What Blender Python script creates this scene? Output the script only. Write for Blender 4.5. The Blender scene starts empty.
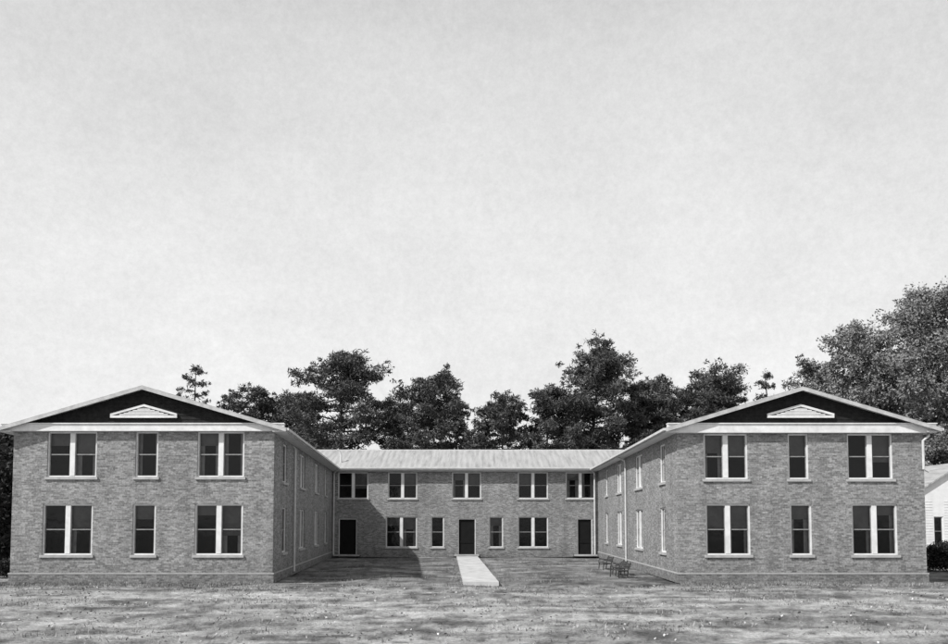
import bpy, math, random
import numpy as np
from mathutils import Vector, Euler
random.seed(7); rng=np.random.default_rng(7)
scene=bpy.context.scene
scene.view_settings.view_transform='Standard'; scene.view_settings.look='None'; scene.view_settings.exposure=0

# ---------------------------------------------------------------- materials
def newmat(name):
    m=bpy.data.materials.new(name); m.use_nodes=True
    nt=m.node_tree; b=nt.nodes['Principled BSDF']; b.inputs['Specular IOR Level'].default_value=0.2
    return m,nt,b
def g(v): return (v,v,v,1)
def noise(nt,vec,scale,detail=5,rough=.6):
    n=nt.nodes.new('ShaderNodeTexNoise'); n.inputs['Scale'].default_value=scale; n.inputs['Detail'].default_value=detail
    n.inputs['Roughness'].default_value=rough
    if vec is not None: nt.links.new(vec,n.inputs['Vector'])
    return n.outputs['Fac']
def ramp(nt,fac,stops):
    r=nt.nodes.new('ShaderNodeValToRGB'); e=r.color_ramp.elements
    e[0].position,e[0].color=stops[0][0],g(stops[0][1]); e[1].position,e[1].color=stops[-1][0],g(stops[-1][1])
    for p,c in stops[1:-1]:
        x=e.new(p); x.color=g(c)
    nt.links.new(fac,r.inputs['Fac']); return r.outputs['Color']
def mixc(nt,typ,fac,a,b):
    m=nt.nodes.new('ShaderNodeMix'); m.data_type='RGBA'; m.blend_type=typ
    if isinstance(fac,(int,float)): m.inputs[0].default_value=fac
    else: nt.links.new(fac,m.inputs[0])
    for s,i in ((a,6),(b,7)):
        if isinstance(s,(int,float)): m.inputs[i].default_value=g(s)
        else: nt.links.new(s,m.inputs[i])
    return m.outputs[2]
def geopos(nt): return nt.nodes.new('ShaderNodeNewGeometry').outputs['Position']
def bump(nt,b,h,strength=.3,dist=.02):
    n=nt.nodes.new('ShaderNodeBump'); n.inputs['Strength'].default_value=strength; n.inputs['Distance'].default_value=dist
    nt.links.new(h,n.inputs['Height']); nt.links.new(n.outputs['Normal'],b.inputs['Normal'])

def plain(name,v,rough=.8,var=.2,scale=3,bs=.15):
    m,nt,b=newmat(name); p=geopos(nt)
    c=ramp(nt,noise(nt,p,scale,8,.65),[(.3,v*(1-var)),(.7,v*(1+var))])
    nt.links.new(c,b.inputs['Base Color']); b.inputs['Roughness'].default_value=rough
    bump(nt,b,noise(nt,p,scale*12),bs,.01); return m

def brickmat():
    m,nt,b=newmat('brick'); p=geopos(nt); L=nt.links.new
    s=nt.nodes.new('ShaderNodeSeparateXYZ'); L(p,s.inputs[0])
    a=nt.nodes.new('ShaderNodeMath'); a.operation='ADD'; L(s.outputs[0],a.inputs[0]); L(s.outputs[1],a.inputs[1])
    c=nt.nodes.new('ShaderNodeCombineXYZ'); L(a.outputs[0],c.inputs[0]); L(s.outputs[2],c.inputs[1])
    br=nt.nodes.new('ShaderNodeTexBrick'); L(c.outputs[0],br.inputs['Vector'])
    br.inputs['Scale'].default_value=1; br.inputs['Brick Width'].default_value=.205; br.inputs['Row Height'].default_value=.072
    br.inputs['Mortar Size'].default_value=.006; br.inputs['Mortar Smooth'].default_value=.2; br.inputs['Bias'].default_value=-.05
    br.inputs['Color1'].default_value=g(.155); br.inputs['Color2'].default_value=g(.315); br.inputs['Mortar'].default_value=g(.27)
    f1=ramp(nt,noise(nt,c.outputs[0],12,4,.8),[(.34,.58),(.5,1.0),(.66,1.36)])
    f2=ramp(nt,noise(nt,p,.7,6,.65),[(.25,.82),(.75,1.18)])
    col=mixc(nt,'MULTIPLY',1,br.outputs['Color'],f1); col=mixc(nt,'MULTIPLY',1,col,f2)
    mp=nt.nodes.new('ShaderNodeMapping'); mp.inputs['Scale'].default_value=(1.6,.12,1); L(c.outputs[0],mp.inputs['Vector'])
    f3=ramp(nt,noise(nt,mp.outputs[0],1.4,5,.6),[(.3,.84),(.65,1.08)])
    col=mixc(nt,'MULTIPLY',1,col,f3)
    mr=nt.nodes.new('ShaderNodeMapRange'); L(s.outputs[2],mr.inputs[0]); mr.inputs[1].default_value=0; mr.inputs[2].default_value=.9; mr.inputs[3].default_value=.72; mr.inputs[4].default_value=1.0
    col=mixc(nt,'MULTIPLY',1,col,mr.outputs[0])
    L(col,b.inputs['Base Color']); b.inputs['Roughness'].default_value=.9
    bump(nt,b,br.outputs['Fac'],-.4,.01); return m
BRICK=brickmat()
WHITE=plain('white_paint',.68,.55,.16,2.5,.1)
RAKE=plain('weathered_rake_paint',.44,.6,.3,2.5,.1)
CONC=plain('concrete',.36,.9,.25,2.2,.3)
SILL=plain('sill_stone',.38,.9,.2,4,.3)
SASH=plain('sash_paint',.24,.6,.3,4,.1)
DARKWOOD=plain('dark_gable_wood',.018,.9,.5,6,.3)  # near-black boards filling the gable triangle
DOORM=plain('dark_door',.008,.85,.3,3,.1)  # near-black base colour for door leaves and their upper panes
INT=plain('dark_backing',.03,.95,.3,1,.0)  # near-black sheets added behind the windows to stand in for unlit rooms
SHADE=plain('window_shade_cloth',.16,.9,.3,1.5,.0)
LOUV=plain('louvre_backing',.35,.9,.2,4,.0)
CURT=plain('curtain_cloth',.34,.9,.25,4,.0)
BARK=plain('bark',.07,.95,.5,3,.8)
BENCHM=plain('bench_wood_dark',.05,.7,.4,6,.2)
METAL=plain('downspout_metal',.55,.5,.2,4,.1)

def roofmat(name,v):
    m,nt,b=newmat(name); p=geopos(nt); L=nt.links.new
    w=nt.nodes.new('ShaderNodeTexWave'); w.inputs['Scale'].default_value=.8; w.bands_direction='X'; w.inputs['Distortion'].default_value=.4
    L(p,w.inputs['Vector'])
    mp=nt.nodes.new('ShaderNodeMapping'); mp.inputs['Scale'].default_value=(3,.35,.35); L(p,mp.inputs['Vector'])
    c=ramp(nt,noise(nt,mp.outputs[0],1.2,7,.7),[(.28,v*.6),(.5,v),(.75,v*1.25)])
    L(c,b.inputs['Base Color']); b.inputs['Roughness'].default_value=.6
    bump(nt,b,w.outputs['Fac'],.5,.03); return m
ROOF=roofmat('sheet_metal_roof',.36)

def glassmat():
    m=bpy.data.materials.new('window_glass'); m.use_nodes=True; nt=m.node_tree; nt.nodes.clear(); L=nt.links.new
    o=nt.nodes.new('ShaderNodeOutputMaterial'); t=nt.nodes.new('ShaderNodeBsdfTransparent'); t.inputs[0].default_value=g(.8)
    gl=nt.nodes.new('ShaderNodeBsdfGlossy'); gl.inputs['Roughness'].default_value=.04; gl.inputs[0].default_value=g(.7)
    f=nt.nodes.new('ShaderNodeFresnel'); f.inputs[0].default_value=1.45
    bp=nt.nodes.new('ShaderNodeBump'); bp.inputs['Strength'].default_value=.15; bp.inputs['Distance'].default_value=.05
    L(noise(nt,geopos(nt),1.7,2),bp.inputs['Height']); L(bp.outputs[0],gl.inputs['Normal'])
    mx=nt.nodes.new('ShaderNodeMixShader'); L(f.outputs[0],mx.inputs[0]); L(t.outputs[0],mx.inputs[1]); L(gl.outputs[0],mx.inputs[2]); L(mx.outputs[0],o.inputs[0])
    return m
GLASS=glassmat()

def leafmat(name,lo,hi,scale=.5):
    m,nt,b=newmat(name); p=geopos(nt)
    a=noise(nt,p,scale,3,.6); c=ramp(nt,a,[(.3,lo),(.7,hi)])
    c2=ramp(nt,noise(nt,p,6,2,.5),[(.3,.6),(.7,1.4)])
    nt.links.new(mixc(nt,'MULTIPLY',1,c,c2),b.inputs['Base Color']); b.inputs['Roughness'].default_value=.7
    return m
PINE=leafmat('pine_needles',.035,.12)
LEAF=leafmat('oak_leaves',.11,.28)
DARKLEAF=leafmat('cedar_foliage',.02,.05)
DISTLEAF=leafmat('distant_foliage',.06,.11,.2)
GRASSM=leafmat('grass_blades',.13,.36,.8)
LITTER=leafmat('dry_leaf',.05,.45,3.0)

def groundmat():
    m,nt,b=newmat('packed_dirt_and_grass'); p=geopos(nt); L=nt.links.new
    n1=noise(nt,p,.42,10,.74)
    n2=noise(nt,p,1.7,9,.78); n3=noise(nt,p,12,6,.75)
    c1=ramp(nt,n1,[(.40,.20),(.47,.36),(.53,.50),(.62,.58)])
    c2=ramp(nt,n2,[(.38,.42),(.48,.97),(.62,1.24)]); c3=ramp(nt,n3,[(.34,.60),(.66,1.35)])
    c=mixc(nt,'MULTIPLY',1,c1,c2); c=mixc(nt,'MULTIPLY',1,c,c3)
    mp=nt.nodes.new('ShaderNodeMapping'); mp.inputs['Scale'].default_value=(.10,1.1,1); mp.inputs['Rotation'].default_value=(0,0,.07); L(p,mp.inputs['Vector'])
    tr=ramp(nt,noise(nt,mp.outputs[0],.8,4,.5),[(.42,.76),(.52,1.0),(.62,1.15)]); c=mixc(nt,'MULTIPLY',1,c,tr)
    s=nt.nodes.new('ShaderNodeSeparateXYZ'); L(p,s.inputs[0])
    wob=nt.nodes.new('ShaderNodeMath'); wob.operation='MULTIPLY_ADD'; L(noise(nt,p,.55,8,.7),wob.inputs[0]); wob.inputs[1].default_value=14; L(s.outputs[1],wob.inputs[2])
    mr=nt.nodes.new('ShaderNodeMapRange'); L(wob.outputs[0],mr.inputs[0]); mr.inputs[1].default_value=35.2; mr.inputs[2].default_value=38.2
    # worn bare spots remain in the court
    wear=ramp(nt,noise(nt,p,.33,7,.7),[(.42,.48),(.56,.62),(.64,.95)])
    dark=mixc(nt,'MULTIPLY',1,c,wear)
    c=mixc(nt,'MIX',mr.outputs[0],c,dark)
    L(c,b.inputs['Base Color']); b.inputs['Roughness'].default_value=.95
    h=nt.nodes.new('ShaderNodeMath'); h.operation='ADD'; L(n2,h.inputs[0]); L(n3,h.inputs[1])
    bump(nt,b,h.outputs[0],1,.11); return m
GROUND=groundmat()

# ---------------------------------------------------------------- mesh helper
class MB:
    def __init__(s,tf=None): s.v=[];s.f=[];s.m=[];s.mats=[];s.tf=tf or (lambda p:p)
    def mi(s,mat):
        if mat not in s.mats: s.mats.append(mat)
        return s.mats.index(mat)
    def poly(s,pts,mat):
        i=len(s.v); s.v+= [s.tf(p) for p in pts]; s.f.append(tuple(range(i,i+len(pts)))); s.m.append(s.mi(mat))
    def hexa(s,p,mat): # p: 4 bottom, 4 top
        i=len(s.v); s.v+=[s.tf(q) for q in p]; k=s.mi(mat)
        for f in ((0,3,2,1),(4,5,6,7),(0,1,5,4),(1,2,6,5),(2,3,7,6),(3,0,4,7)):
            s.f.append(tuple(i+j for j in f)); s.m.append(k)
    def box(s,x0,x1,y0,y1,z0,z1,mat):
        s.hexa([(x0,y0,z0),(x1,y0,z0),(x1,y1,z0),(x0,y1,z0),(x0,y0,z1),(x1,y0,z1),(x1,y1,z1),(x0,y1,z1)],mat)
    def build(s,name,parent=None):
        me=bpy.data.meshes.new(name); me.from_pydata(s.v,[],s.f)
        for m in s.mats: me.materials.append(m)
        me.polygons.foreach_set('material_index',s.m); me.update()
        o=bpy.data.objects.new(name,me); scene.collection.objects.link(o)
        if parent: o.parent=parent
        return o
def empty(name):
    o=bpy.data.objects.new(name,None); scene.collection.objects.link(o); return o

class Wall:
    """vertical wall running along axis; d is depth into the building"""
    def __init__(s,axis,const,sgn,tf): s.a=axis;s.c=const;s.s=sgn;s.tf=tf
    def P(s,u,d,z): return (u,s.c+s.s*d,z) if s.a=='x' else (s.c+s.s*d,u,z)
    def box(s,mb,u0,u1,d0,d1,z0,z1,mat):
        P=s.P; mb.hexa([P(u0,d0,z0),P(u1,d0,z0),P(u1,d1,z0),P(u0,d1,z0),P(u0,d0,z1),P(u1,d0,z1),P(u1,d1,z1),P(u0,d1,z1)],mat)
    def quad(s,mb,u0,u1,d,z0,z1,mat):
        P=s.P; mb.poly([P(u0,d,z0),P(u1,d,z0),P(u1,d,z1),P(u0,d,z1)],mat)
    def masonry(s,mb,u0,u1,z0,z1,ops,mat,rev=.2):
        us=sorted({u0,u1,*[o[0] for o in ops],*[o[1] for o in ops]}); zs=sorted({z0,z1,*[o[2] for o in ops],*[o[3] for o in ops]})
        for i in range(len(us)-1):
            for j in range(len(zs)-1):
                uc=(us[i]+us[i+1])/2; zc=(zs[j]+zs[j+1])/2
                if any(o[0]<uc<o[1] and o[2]<zc<o[3] for o in ops): continue
                s.quad(mb,us[i],us[i+1],0,zs[j],zs[j+1],mat)
        P=s.P
        for a,b,c,d in [o[:4] for o in ops]:
            for q in (((a,c),(a,d)),((b,c),(b,d)),((a,c),(b,c)),((a,d),(b,d))):
                (x1,z1_),(x2,z2_)=q
                mb.poly([P(x1,0,z1_),P(x2,0,z2_),P(x2,rev,z2_),P(x1,rev,z1_)],mat)
    def window(s,fr,gl,u0,u1,z0,z1,n=1):
        f=.06; d0,d1=.06,.16
        s.box(fr,u0,u0+f,d0,d1,z0,z1,WHITE); s.box(fr,u1-f,u1,d0,d1,z0,z1,WHITE)
        s.box(fr,u0+f,u1-f,d0,d1,z1-f,z1,WHITE); s.box(fr,u0+f,u1-f,d0,d1,z0,z0+f,WHITE)
        s.box(fr,u0-.07,u1+.07,-.07,.045,z0-.10,z0+.004,SILL)
        cells=[(u0+f,u1-f)]
        if n==2:
            c=(u0+u1)/2; s.box(fr,c-.10,c+.10,d0-.015,d1,z0+f,z1-f,WHITE); cells=[(u0+f,c-.10),(c+.10,u1-f)]
        for a,b in cells:
            zm=(z0+z1)/2
            s.box(fr,a,b,.10,.15,zm-.022,zm+.022,SASH)
            st=.035
            for (p,q) in ((a,a+st),(b-st,b)): s.box(fr,p,q,.103,.147,z0+f,z1-f,SASH)
            s.quad(gl,a,b,.125,z0+f,z1-f,GLASS)
            r=random.random()
            if r<.62:   # roller shade
                zb=z1-(z1-z0)*random.choice([.22,.3,.42,.48,.5,.62])
                s.quad(gl,a-.05,b+.05,.24,zb,z1,SHADE)
            if random.random()<.22:
                w=(b-a)*random.uniform(.15,.3); P=s.P
                for (p,q) in ((a-.03,a+w),(b-w,b+.03)): s.quad(gl,p,q,.30,z0,z1,CURT)
    def door(s,fr,gl,u0,u1,z1,leaf=True):
        f=.05
        s.box(fr,u0,u0+f,.03,.16,0,z1,WHITE); s.box(fr,u1-f,u1,.03,.16,0,z1,WHITE); s.box(fr,u0+f,u1-f,.03,.16,z1-f,z1,WHITE)
        a,b=u0+f,u1-f
        for (p,q,z0_,z1_) in ((a,a+.11,.12,z1-f),(b-.11,b,.12,z1-f),(a+.11,b-.11,.12,.34),(a+.11,b-.11,1.0,1.15),(a+.11,b-.11,z1-f-.13,z1-f)):
            s.box(fr,p,q,.10,.15,z0_,z1_,DOORM)
        s.quad(fr,a+.11,b-.11,.135,.34,1.0,DOORM); s.quad(gl,a+.11,b-.11,.14,1.15,z1-f-.13,DOORM)
        s.box(fr,u0-.25,u1+.25,-.75,.03,.101,.20,CONC); s.box(fr,u0,u1,.03,.2,0,.12,CONC)

bld=empty('brick_building')
YF=32.4; YB=56.8; YE=65.0
TOP=6.40

def wing(tag,x0,x1,k,inner,fw,apex,wins_up,wins_lo,singles,side_wins,zt):
    tf=lambda p:(p[0]+k*(p[1]-YF),p[1],p[2])
    W=MB(tf);F=MB(tf);G=MB(tf);R=MB(tf);T=MB(tf)
    cx=(x0+x1)/2; hw=(x1-x0)/2; ov=.40; oh=.5
    front=Wall('x',YF,1,tf)
    ops=[]
    for (a,b,n) in wins_up: ops.append((a,b,zt-1.85,zt,n))
    for (a,b,n) in wins_lo: ops.append((a,b,1.13,3.19,n))
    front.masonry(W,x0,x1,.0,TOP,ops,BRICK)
    for a,b,c,d,n in ops: front.window(F,G,a,b,c,d,n)
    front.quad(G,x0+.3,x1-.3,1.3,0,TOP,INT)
    for side in (-1,1):
        xs=x0 if side<0 else x1
        sw=Wall('y',xs,-side,tf); isin=(side==inner)
        so=[]
        for (a,b,n) in side_wins: so+= [(a,b,4.2,5.9,n),(a,b,1.13,3.1,n)]
        if not isin: so+=[(YB+2,YB+4,4.2,5.9,2),(YB+2,YB+4,1.13,3.1,2)]
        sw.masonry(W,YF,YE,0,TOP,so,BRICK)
        for a,b,c,d,n in so: sw.window(F,G,a,b,c,d,n)
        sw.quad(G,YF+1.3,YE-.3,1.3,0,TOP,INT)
        yy=YB if isin else YE
        sw.box(T,YF+.003,yy,-.06,0,6.12,TOP-.12,WHITE)
        sw.box(W,YF,yy,-.045,0,0,.36,BRICK); sw.box(W,YF,yy,-.055,0,.361,.41,SILL)
    back=Wall('x',YE,-1,tf); back.masonry(W,x0,x1,0,TOP,[],BRICK)
    W.poly([(x0,YE,TOP),(x1,YE,TOP),(cx,YE,apex-.05)],BRICK)
    front.box(W,x0-.045,x1+.045,-.045,-.001,0,.36,BRICK); front.box(W,x0-.06,x1+.06,-.06,-.001,.361,.41,SILL)
    sl=(apex-TOP-.02)/hw
    tipz=apex-sl*(hw+oh)
    front.box(T,x0-.42,x1+.42,-.24,0,fw,TOP+.02,WHITE)
    front.box(T,x0-.44,x1+.44,-.29,-.002,TOP+.022,TOP+.06,WHITE)
    zb=TOP+.07
    n=9
    for i in range(n):
        za=zb+(apex-.05-zb)*i/n; zc=zb+(apex-.05-zb)*(i+1)/n
        wa=(apex-.06-za)/sl; wc=max((apex-.06-zc)/sl,0.01)
        T.hexa([(cx-wa,YF-.035,za),(cx+wa,YF-.035,za),(cx+wa,YF+.1,za),(cx-wa,YF+.1,za),(cx-wc,YF-.012,zc),(cx+wc,YF-.012,zc),(cx+wc,YF+.1,zc),(cx-wc,YF+.1,zc)],DARKWOOD)
    vb=zb+.30; vh=.38; vw=1.25
    T.poly([(cx-vw,YF-.05,vb),(cx+vw,YF-.05,vb),(cx,YF-.05,vb+vh)],LOUV)
    def bar(p,q,t,y0,y1,mat,mb=T):
        (ax,az),(bx,bz)=p,q
        mb.hexa([(ax,y0,az),(bx,y0,bz),(bx,y1,bz),(ax,y1,az),(ax,y0,az+t),(bx,y0,bz+t),(bx,y1,bz+t),(ax,y1,az+t)],mat)
    bar((cx-vw-.1,vb-.08),(cx+vw+.1,vb-.08),.09,YF-.15,YF-.04,WHITE)
    bar((cx-vw-.1,vb),(cx,vb+vh),.09,YF-.153,YF-.04,WHITE); bar((cx,vb+vh),(cx+vw+.1,vb),.09,YF-.153,YF-.04,WHITE)
    for i in range(6):
        z=vb+.03+i*.055; w=vw*(1-(z-vb+.05)/vh)
        if w>.1: T.hexa([(cx-w,YF-.13,z),(cx+w,YF-.13,z),(cx+w,YF-.055,z+.03),(cx-w,YF-.055,z+.03),(cx-w,YF-.13,z+.04),(cx+w,YF-.13,z+.04),(cx+w,YF-.055,z+.06),(cx-w,YF-.055,z+.06)],WHITE)
    yf=YF-ov; ye=YE+.4; th=.10
    for sd in (-1,1):
        xe=cx+sd*(hw+oh)
        R.hexa([(cx,yf,apex-th),(xe,yf,tipz-th),(xe,ye,tipz-th),(cx,ye,apex-th),(cx,yf,apex),(xe,yf,tipz),(xe,ye,tipz),(cx,ye,apex)],ROOF)
        R.hexa([(cx,yf-.04,apex-.17),(xe,yf-.04,tipz-.17),(xe,yf-.001,tipz-.17),(cx,yf-.001,apex-.17),(cx,yf-.04,apex-.035),(xe,yf-.04,tipz-.035),(xe,yf-.001,tipz-.035),(cx,yf-.001,apex-.035)],RAKE)
        yend=YB-.6 if sd==inner else ye
        a,b=sorted((xe,xe+sd*.035)); R.box(a,b,yf-.04,yend,tipz-.17,tipz-.02,RAKE)
        a,b=sorted((xe+sd*.04,xe+sd*.14)); R.box(a,b,yf,yend,tipz-.13,tipz-.03,METAL)
        a,b=sorted((cx+sd*(hw-.02),xe-sd*.004)); R.box(a,b,yf+.06,yend,tipz-.17,tipz-.14,WHITE)
    W.build('walls_'+tag,bld);F.build('window_frames_'+tag,bld);G.build('window_glass_'+tag,bld);R.build('roof_'+tag,bld);T.build('trim_'+tag,bld)
    return cx,hw

px=lambda u:(u-474)*.0405
def W3(l,shift=0): return [(px(a)+shift,px(b)+shift,n) for a,b,n in l]
side=[(34.7,35.9,1),(40.0,42.0,2),(46.4,48.2,2),(51.9,53.0,1)]
wing('west',px(12),px(273.5),-.0795,1,6.14,7.97,W3([(46,95.5,2),(134.5,157,1),(196.5,243.5,2)]),W3([(43,93,2),(133,156,1),(195,243,2)]),None,side,6.135)
wing('east',px(678),px(925),.022,-1,6.07,7.93,W3([(704.5,748.5,2),(789,809.5,1),(848.5,894,2)]),W3([(705.5,750,2),(790,811.5,1),(851.5,897,2)]),None,side,6.05)

# ---- central block
W=MB();F=MB();G=MB();R=MB();T=MB()
q=lambda u:(u-474)*.071
mw=Wall('x',YB,1,None)
ops=[]
for a,b in ((338,368),(388,417),(452,481),(518,548),(566,595)): ops.append((q(a),q(b),4.15,6.02,2))
for a,b,n in ((386,417,2),(431,444,1),(489,503,1),(518,548,2)): ops.append((q(a),q(b),.70,2.86,n))
doors=[(339,357),(458,475.5),(577,592)]
allo=ops+[(q(a),q(b),0,2.72,0) for a,b in doors]
mw.masonry(W,-10.3,9.0,0,TOP-.1,allo,BRICK)
for a,b,c,d,n in ops: mw.window(F,G,a,b,c,d,n)
for a,b in doors: mw.door(F,G,q(a),q(b),2.72)
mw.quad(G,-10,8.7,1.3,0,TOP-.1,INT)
us=sorted([q(a)-.28 for a,b in doors]+[q(b)+.28 for a,b in doors]); seg=[-10.0]+us+[8.75]
for i in range(0,len(seg),2):
    if seg[i+1]>seg[i]: mw.box(W,seg[i],seg[i+1],-.055,0,0,.3,BRICK)
mw.box(T,-10.05,8.75,-.07,0,6.08,TOP-.10,WHITE)
bw=Wall('x',YE,-1,None); bw.masonry(W,-10.5,9.0,0,TOP-.1,[],BRICK)
ym=60.9; za=7.98; ze=6.34; yfe=YB-.5; yre=YE+.55
for (ye_) in (yfe,yre):
    x0_,x1_=(-15.0,13.6)
    eL,eR=(-9.75,8.55) if ye_==yfe else (-10.5,9.2)
    R.poly([(eL,ye_,ze),(eR,ye_,ze),(x1_,ym,za),(x0_,ym,za)],ROOF)
    R.poly([(eL,ye_,ze-.1),(eR,ye_,ze-.1),(x1_,ym,za-.1),(x0_,ym,za-.1)],ROOF)
R.box(-9.8,8.6,yfe-.035,yfe-.002,ze-.19,ze+.004,WHITE)
R.box(-9.8,8.6,yfe-.14,yfe-.04,ze-.10,ze-.01,METAL)
R.box(-9.9,8.7,yfe,YB+.05,ze-.17,ze-.14,WHITE)
R.box(-13,12,ym-.09,ym+.09,za-.03,za+.03,METAL)
W.build('walls_main',bld);F.build('window_frames_main',bld);G.build('window_glass_main',bld);R.build('roof_main',bld);T.build('trim_main',bld)

def tube(mb,pts,r,mat,seg=8):
    pts=[Vector(p) for p in pts]; rs=r if isinstance(r,list) else [r]*len(pts); rings=[]
    k=mb.mi(mat)
    for i,p in enumerate(pts):
        d=(pts[min(i+1,len(pts)-1)]-pts[max(i-1,0)]).normalized()
        a=d.orthogonal().normalized() if i==0 else (ra-d*ra.dot(d)).normalized()
        ra=a; b=d.cross(a); base=len(mb.v)
        for j in range(seg):
            t=2*math.pi*j/seg; mb.v.append(mb.tf(tuple(p+(a*math.cos(t)+b*math.sin(t))*rs[i])))
        rings.append(base)
    for i in range(len(rings)-1):
        for j in range(seg):
            mb.f.append((rings[i]+j,rings[i]+(j+1)%seg,rings[i+1]+(j+1)%seg,rings[i+1]+j)); mb.m.append(k)
D=MB()
tube(D,[(8.2,56.1,6.2),(8.5,56.45,5.95),(8.55,56.68,5.7),(8.55,56.68,.15),(8.5,56.4,.1)],.06,METAL)
tube(D,[(-9.6,56.1,6.2),(-9.9,56.5,5.95),(-9.93,56.66,5.7),(-9.93,56.66,.15)],.06,METAL)
xe=px(925)-.08
tube(D,[(18.6,32.6,6.1),(xe+.25,32.3,5.95),(xe,32.28,5.75),(xe,32.28,4.6),(xe+.2,32.28,4.5)],.05,METAL)
tube(D,[(8.0,44.6,6.1),(8.4,44.6,5.9),(8.45,44.6,5.7),(8.45,44.6,.15)],.05,METAL)
tube(D,[(-8.6,37.8,6.1),(-8.46,37.8,5.9),(-8.46,37.8,.15)],.05,METAL)
tube(D,[(-9.6,57.6,6.4),(-9.6,57.6,7.3),(-9.7,57.6,7.6),(-9.85,57.6,7.75)],.07,METAL)
D.build('downspouts_and_vent_pipe',bld)

# ---------------------------------------------------------------- ground, path
def gz(x,y):
    a=.025*math.sin(x*.9+.3*y)+.02*math.sin(y*1.7+x*.35)+.012*math.sin(3.1*x-2.3*y)
    return a-.03
xs=[-1500,-400,-120]+list(np.arange(-60,60.1,1.0))+[120,400,1500]; ys=[-1000,-200,-30]+list(np.arange(0,90.1,1.0))+[150,400,1500]
vv=[(x,y,gz(x,y) if abs(x)<60 and 0<y<90 else -.03) for y in ys for x in xs]; nx=len(xs)
ff=[(j*nx+i,j*nx+i+1,(j+1)*nx+i+1,(j+1)*nx+i) for j in range(len(ys)-1) for i in range(nx-1)]
me=bpy.data.meshes.new('ground'); me.from_pydata(vv,[],ff); me.materials.append(GROUND)
for p in me.polygons: p.use_smooth=True
scene.collection.objects.link(bpy.data.objects.new('ground',me))

P_=MB(); n=14
PC=plain('walk_concrete',.50,.9,.25,1.6,.3)
for i in range(n):
    t0=i/n; t1=(i+1)/n-.0015
    y0=31.7+(55.99-31.7)*t0; y1=31.7+(55.99-31.7)*t1
    l0=-.42-.8*t0; l1=-.42-.8*t1; r0=.98-.72*t0; r1=.98-.72*t1; dz=random.uniform(-.006,.006)
    P_.hexa([(l0,y0,-.1),(r0,y0,-.1),(r1,y1,-.1),(l1,y1,-.1),(l0,y0,.10+dz),(r0,y0,.10+dz),(r1,y1,.10+dz),(l1,y1,.10+dz)],PC)
P_.build('concrete_walkway')

# ---------------------------------------------------------------- grass, litter
def quads_obj(name,V,mat,parent=None,k=4):
    V=V.reshape(-1,3).astype(np.float32); n=len(V)//k
    me=bpy.data.meshes.new(name); me.vertices.add(len(V)); me.vertices.foreach_set('co',V.ravel())
    me.loops.add(len(V)); me.loops.foreach_set('vertex_index',np.arange(len(V),dtype=np.int32))
    me.polygons.add(n); me.polygons.foreach_set('loop_start',np.arange(n,dtype=np.int32)*k)
    try: me.polygons.foreach_set('loop_total',np.full(n,k,dtype=np.int32))
    except Exception: pass
    me.update(calc_edges=True); me.materials.append(mat)
    o=bpy.data.objects.new(name,me); scene.collection.objects.link(o)
    if parent: o.parent=parent
    return o
def gzn(x,y): return .025*np.sin(x*.9+.3*y)+.02*np.sin(y*1.7+x*.35)+.012*np.sin(3.1*x-2.3*y)-.03
def grass():
    N=13000
    x=rng.uniform(-24,24,N); y=rng.uniform(14,56,N)
    m=(np.sin(x*.7+1.3*np.sin(y*.5))+np.sin(y*1.1+.8*np.sin(x*.6))+rng.normal(0,.8,N))>.6
    m&=(np.abs(x)<8)|(y<32.2)
    xm=.28-.76*(y-31.7)/24.3
    m&=~((np.abs(x-xm)<.9)&(y>31.4))
    x=x[m];y=y[m]
    x2=np.concatenate([rng.uniform(-18.7,-8.2,1500),rng.uniform(8.3,18.3,1500)]); y2=32.3-np.abs(rng.normal(0,.45,3000))-.06
    x=np.concatenate([x,x2]);y=np.concatenate([y,y2]); n=len(x)
    yw=rng.uniform(31.8,55.5,900); xw=.28-.76*(yw-31.7)/24.3+rng.choice([-1,1],900)*(.74+np.abs(rng.normal(0,.08,900)))
    x=np.concatenate([x,xw]);y=np.concatenate([y,yw]); n=len(x)
    B=6
    cl=np.repeat(rng.uniform(.5,1.7,n),B)
    x=np.repeat(x,B)+rng.normal(0,.08,n*B)*cl; y=np.repeat(y,B)+rng.normal(0,.08,n*B)*cl
    h=rng.uniform(.03,.10,n*B)*cl; a=rng.uniform(0,6.28,n*B); w=rng.uniform(.008,.02,n*B)
    lx=rng.normal(0,.04,n*B); ly=rng.normal(0,.04,n*B)
    z=gzn(x,y)-.005
    p0=np.stack([x-w*np.cos(a),y-w*np.sin(a),z],1);p1=np.stack([x+w*np.cos(a),y+w*np.sin(a),z],1);p2=np.stack([x+lx,y+ly,z+h],1)
    quads_obj('grass',np.stack([p0,p1,p2],1),GRASSM,k=3)
grass()
def litter():
    N=16000
    x=rng.uniform(-24,24,N); y=14+18*rng.uniform(0,1,N)**.8
    m=(np.sin(x*1.1+y*.6)+np.sin(x*.37-y*1.3)+rng.normal(0,1.1,N))>.2
    x=x[m];y=y[m];n=len(x); s=rng.uniform(.015,.05,n); a=rng.uniform(0,6.28,n); z=gzn(x,y)+rng.uniform(.012,.03,n)
    t1=rng.normal(0,.4,n)*s; t2=rng.normal(0,.4,n)*s
    c,si=np.cos(a)*s,np.sin(a)*s
    Q=np.stack([np.stack([x-c,y-si,z+t1],1),np.stack([x+si*.6,y-c*.6,z+t2],1),np.stack([x+c,y+si,z-t1],1),np.stack([x-si*.6,y+c*.6,z-t2],1)],1)
    quads_obj('fallen_leaves',Q,LITTER)
litter()

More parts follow.
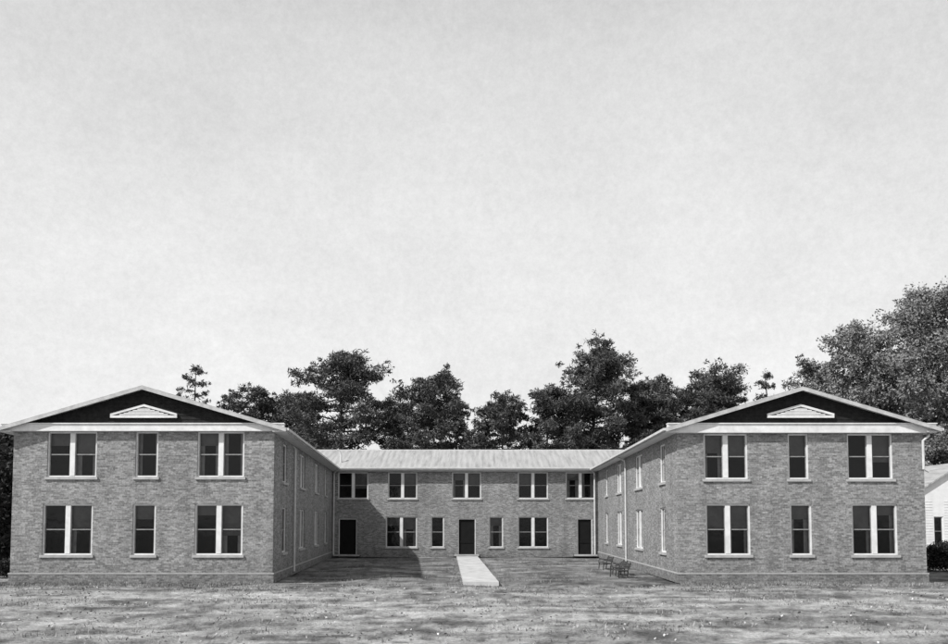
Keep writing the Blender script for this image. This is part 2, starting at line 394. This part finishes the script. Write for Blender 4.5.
# ---------------------------------------------------------------- trees
def leaves(centres,radii,counts,l,w):
    out=[]
    for c,r,n in zip(centres,radii,counts):
        d=rng.normal(0,1,(n,3)); d/=np.linalg.norm(d,axis=1)[:,None]
        rad=rng.uniform(0,1,(n,1))**.6*1.15
        p=np.array(c)+d*rad*np.array(r)
        a=rng.normal(0,1,(n,3))+d*.8; a/=np.linalg.norm(a,axis=1)[:,None]
        b=np.cross(a,rng.normal(0,1,(n,3))); b/=np.linalg.norm(b,axis=1)[:,None]
        L=l*rng.uniform(.5,1.2,(n,1)); Wd=w*rng.uniform(.5,1.2,(n,1))
        out.append(np.stack([p-a*L/2,p+b*Wd/2,p+a*L/2,p-b*Wd/2],1))
    return np.concatenate(out)
def tree(name,x,y,H,R,kind='pine',mat=PINE,start=.42,nl=34,dens=1.0,seed=0):
    rd=random.Random(seed); e=empty(name); e.location=(x,y,0)
    B=MB(); lean=(rd.uniform(-.03,.03),rd.uniform(-.03,.03))
    tp=[(lean[0]*H*t*t*3,lean[1]*H*t*t*3,H*t*.97-.1) for t in np.linspace(0,1,9)]
    tr=H*.0165
    tube(B,tp,[tr*(1.25 if i==0 else (1-.9*i/8)) for i in range(9)],BARK,9)
    C=[];RR=[];N=[]
    pine=kind=='pine'
    for i in range(nl):
        t=start+(1-start)*((i+rd.random())/nl)
        s=(t-start)/(1-start)
        if pine: prof=(1.0-.62*s**2.0)*(.6+.4*min(1,s*4))
        else: prof=math.sqrt(max(0,1-(2*s-.85)**2/1.45))
        Lm=R*prof*(rd.uniform(.35,1.3) if pine else rd.uniform(.5,1.12)); az=i*2.4+rd.uniform(-.6,.6)
        zt=H*t*.97; bx=lean[0]*H*t*t*3; by=lean[1]*H*t*t*3
        rise=Lm*(rd.uniform(.0,.45) if pine else rd.uniform(.2,.6))
        end=Vector((bx+math.cos(az)*Lm,by+math.sin(az)*Lm,min(zt+rise,H)))
        st=Vector((bx,by,zt)); mid=st.lerp(end,.55)+Vector((0,0,-.08*Lm))
        tube(B,[st,mid,end],[tr*.38*(1.1-s*.7),tr*.22,tr*.07],BARK,5)
        nc=6
        for j in range(nc):
            f=1-.16*j*rd.uniform(.7,1.1)
            if f<.15: continue
            p=mid.lerp(end,max(0,(f-.5)*2)) if f>.5 else st.lerp(mid,f*2)
            rr=R*(rd.uniform(.08,.18) if pine else rd.uniform(.12,.24))
            o=Vector((rd.uniform(-1,1),rd.uniform(-1,1),rd.uniform(-.4,.8)))*R*(.13 if j else .04)
            p=p+o
            if j: tube(B,[mid.lerp(end,.3),p],[tr*.08,tr*.03],BARK,4)
            C.append(tuple(p)); RR.append((rr,rr,rr*(.6 if pine else .8))); N.append(int(dens*(160 if pine else 150)*(rr/1.1)**1.45)+10)
        for j in range(3):
            rr=R*.06; p=end+Vector((rd.uniform(-1,1),rd.uniform(-1,1),rd.uniform(-.6,1)))*R*.17
            C.append(tuple(p)); RR.append((rr,rr,rr*.8)); N.append(int(16*dens)+4)
    for j in range(3):
        rr=R*.13; C.append((tp[-1][0]+rd.uniform(-.15,.15)*R,tp[-1][1]+rd.uniform(-.15,.15)*R,H*.97-rr*j*.8)); RR.append((rr,rr,rr)); N.append(int(60*dens))
    B.build('trunk_and_limbs',e)
    l,w=((.50,.12) if pine else (.34,.20))
    quads_obj('crown',leaves(C,RR,N,l,w),mat,e)
    return e
def at(u,v,y): return (u-474)/800*y, 2.43+(523-v)/800*y
pines=[(268,389,78,42,.5,32),(340,352,75,62,.36,54),(302,396,80,40,.4,32),(422,375,74,50,.4,46),(386,396,80,38,.4,28),
       (588,347,76,60,.42,56),(545,384,73,46,.4,38),(506,394,72,44,.4,38),(662,377,78,46,.4,38),(722,371,82,56,.4,44),(628,392,76,42,.4,34),
       (452,404,84,28,.45,24),(236,399,90,32,.4,22),(752,386,90,30,.4,24),(692,386,76,42,.4,32)]
for i,(u,v,y,w,st,nl) in enumerate(pines):
    x,H=at(u,v,y); tree('pine_tree',x,y,H,w*y/800,'pine',PINE,st,nl,.85,100+i)
for i,(u,v,y,w,dn) in enumerate([(192,363,88,26,.22),(774,364,92,24,.18),(478,422,100,20,.5)]):
    x,H=at(u,v,y); tree('pine_tree',x,y,H,w*y/800,'pine',PINE,.5,20,dn,300+i)
for i,(u,v,y,w,nl) in enumerate([(868,328,80,50,50),(934,292,82,60,60),(985,312,78,56,44),(905,352,76,44,36),(1050,340,84,60,34),(842,356,86,40,34)]):
    x,H=at(u,v,y); tree('oak_tree',x,y,H,w*y/800,'oak',LEAF,.3,nl,.75,400+i)
for i,(x,y,H,R) in enumerate([(-24.6,42,5.9,2.4),(-27.5,46,6.5,2.6),(-31,52,8,3)]):
    tree('cedar_tree',x,y,H,R,'oak',DARKLEAF,.08,34,2.2,500+i)
C=[];RR=[];N=[];TB=MB()
for x in np.arange(-190,190,4.2):
    y=118+rng.uniform(-6,10); H=rng.uniform(8,12.5)
    tube(TB,[(x,y,-.1),(x+.2,y,H*.9)],[.22,.06],BARK,5)
    for j in range(9):
        z=H*rng.uniform(.2,1); C.append((x+rng.normal(0,1.7),y+rng.normal(0,1.5),z)); r=rng.uniform(1.0,1.9); RR.append((r,r,r*.7)); N.append(70)
dt=empty('distant_trees'); TB.build('trunks',dt); quads_obj('crowns',leaves(C,RR,N,.8,.4),DISTLEAF,dt)

def shrub(name,x,y,rx,ry,h,mat,n=900,seed=1):
    rd=random.Random(seed); e=empty(name); e.location=(x,y,0); C=[];RR=[];N=[];B=MB()
    k=max(6,int(rx*ry*5))
    for i in range(k):
        cx_=rd.uniform(-rx,rx)*.8; cy_=rd.uniform(-ry,ry)*.8; hh=h*rd.uniform(.45,.85); r=.36*h
        tube(B,[(cx_*.7,cy_*.7,-.05),(cx_,cy_,hh)],[.03,.01],BARK,5)
        C+=[(cx_,cy_,hh),(cx_,cy_,hh*.45)]; RR+=[(r*rd.uniform(.7,1.2),r,r*.7)]*2; N+=[n//k]*2
    B.build('stems',e); quads_obj('foliage',leaves(C,RR,N,.13,.07),mat,e)
shrub('hedge',25.5,40.5,5.4,.9,1.4,DARKLEAF,14000,3)
shrub('shrub',-22.6,36.0,1.8,1.2,1.0,DARKLEAF,3000,31)

# ---------------------------------------------------------------- white house
h=empty('white_frame_house'); H=MB()
hx0,hx1,hy0,hy1=32.4,41.0,60,70
hw_=Wall('x',hy0,1,None)
LAP=plain('white_clapboard',.72,.6,.1,2,.1)
wo=[(34.45,35.15,.7,2.9),(36.8,37.6,.7,2.9),(39.2,39.9,.7,2.9)]
hw_.masonry(H,hx0,hx1,0,4.2,wo,LAP,.12)
for z in np.arange(.2,4.1,.2): 
    us=[hx0]+[v for o in wo for v in (o[0]-.08,o[1]+.08)]+[hx1]
    for i in range(0,len(us),2): H.box(us[i],us[i+1],hy0-.02,hy0-.001,z,z+.03,LAP)
for o in wo: hw_.window(H,H,*o,1)
hw_.quad(H,hx0+.1,hx1-.1,1.0,0,4.2,INT)
for xx in (hx0,hx1): H.poly([(xx,hy0,0),(xx,hy1,0),(xx,hy1,4.2),(xx,hy0,4.2)],LAP)
H.poly([(hx0,hy1,0),(hx1,hy1,0),(hx1,hy1,4.2),(hx0,hy1,4.2)],LAP)
cx_=(hx0+hx1)/2; ap=6.9
for yy in (hy0,hy1): H.poly([(hx0,yy,4.2),(hx1,yy,4.2),(cx_,yy,ap)],LAP)
for sd in (-1,1):
    xe=cx_+sd*(4.75); te=ap-(ap-4.2)/4.3*4.75+.05
    H.hexa([(cx_,hy0-.25,ap),(xe,hy0-.25,te-.05),(xe,hy1+.4,te-.05),(cx_,hy1+.4,ap),(cx_,hy0-.25,ap+.12),(xe,hy0-.25,te+.07),(xe,hy1+.4,te+.07),(cx_,hy1+.4,ap+.12)],ROOF)
H.build('house_body',h)

# ---------------------------------------------------------------- benches
def bench_mesh():
    b=MB(); L=1.25
    for i in range(4): b.box(-L/2,L/2,.02+i*.11,.11+i*.11,.42,.45,BENCHM)
    for i in range(3):
        z=.52+i*.12; b.hexa([(-L/2,.47+i*.03,z),(L/2,.47+i*.03,z),(L/2,.50+i*.03,z),(-L/2,.50+i*.03,z),(-L/2,.49+i*.03,z+.09),(L/2,.49+i*.03,z+.09),(L/2,.52+i*.03,z+.09),(-L/2,.52+i*.03,z+.09)],BENCHM)
    for x in (-L/2+.08,L/2-.13):
        tube(b,[(x,.04,-.04),(x,.07,.40)],.028,BENCHM); tube(b,[(x,.44,-.04),(x,.47,.45),(x,.60,.90)],.028,BENCHM)
        tube(b,[(x,.04,.40),(x,.46,.40)],.022,BENCHM); tube(b,[(x,.05,.40),(x,.05,.64),(x,.5,.66)],.022,BENCHM)
    me=b.build('park_bench'); return me
b1=bench_mesh(); b1.location=(6.3,36.2,-.02); b1.rotation_euler=(0,0,math.radians(-90+12)); b1.scale=(1,1,.75)
for loc,r in (((6.6,38.1,-.02),-92),((6.7,42.6,-.02),-86)):
    o=bpy.data.objects.new('park_bench.001',b1.data); scene.collection.objects.link(o); o.location=loc; o.rotation_euler=(0,0,math.radians(r)); o.scale=(1,1,.75)

# ---------------------------------------------------------------- light
AZ=math.radians(233); EL=math.radians(44)
sd=Vector((math.sin(AZ)*math.cos(EL),math.cos(AZ)*math.cos(EL),math.sin(EL)))
sun=bpy.data.lights.new('sun','SUN'); sun.energy=4.8; sun.angle=math.radians(.8); sun.color=(1,.995,.985)
so=bpy.data.objects.new('sun',sun); scene.collection.objects.link(so); so.rotation_euler=sd.to_track_quat('Z','Y').to_euler(); so.location=(-40,-30,50)
w=bpy.data.worlds.new('World'); scene.world=w; w.use_nodes=True; nt=w.node_tree; L=nt.links.new
bg=nt.nodes['Background']; sky=nt.nodes.new('ShaderNodeTexSky'); sky.sky_type='NISHITA'; sky.sun_disc=False
sky.sun_elevation=EL; sky.sun_rotation=AZ; sky.dust_density=3
bwn=nt.nodes.new('ShaderNodeRGBToBW'); L(sky.outputs[0],bwn.inputs[0])
tc=nt.nodes.new('ShaderNodeTexCoord'); sp=nt.nodes.new('ShaderNodeSeparateXYZ'); L(tc.outputs['Generated'],sp.inputs[0])
haze=ramp(nt,sp.outputs[2],[(0,1.0),(.2,.98),(.35,.91),(.52,.81),(.75,.42),(1,.3)])
mp=nt.nodes.new('ShaderNodeMapping'); mp.inputs['Scale'].default_value=(1,1,1.6); L(tc.outputs['Generated'],mp.inputs['Vector'])
cl=ramp(nt,noise(nt,mp.outputs[0],2.4,12,.75),[(.3,.89),(.7,1.09)])
cl2=ramp(nt,noise(nt,tc.outputs['Generated'],110,5,.9),[(.28,.91),(.72,1.08)])
hz=mixc(nt,'MULTIPLY',1,haze,cl); hz=mixc(nt,'MULTIPLY',1,hz,cl2)
sc=mixc(nt,'MULTIPLY',1,hz,10.0)
m_=nt.nodes.new('ShaderNodeMix'); m_.data_type='RGBA'; m_.inputs[0].default_value=.85
L(bwn.outputs[0],m_.inputs[6]); L(sc,m_.inputs[7]); L(m_.outputs[2],bg.inputs[0]); bg.inputs[1].default_value=.1

# ---------------------------------------------------------------- camera
cam=bpy.data.cameras.new('camera'); co=bpy.data.objects.new('camera',cam); scene.collection.objects.link(co); scene.camera=co
cam.sensor_width=36; cam.lens=800/948*36; cam.clip_end=4000; cam.shift_y=159/948
co.location=(0,0,2.43); co.rotation_euler=(math.radians(93),0,0)
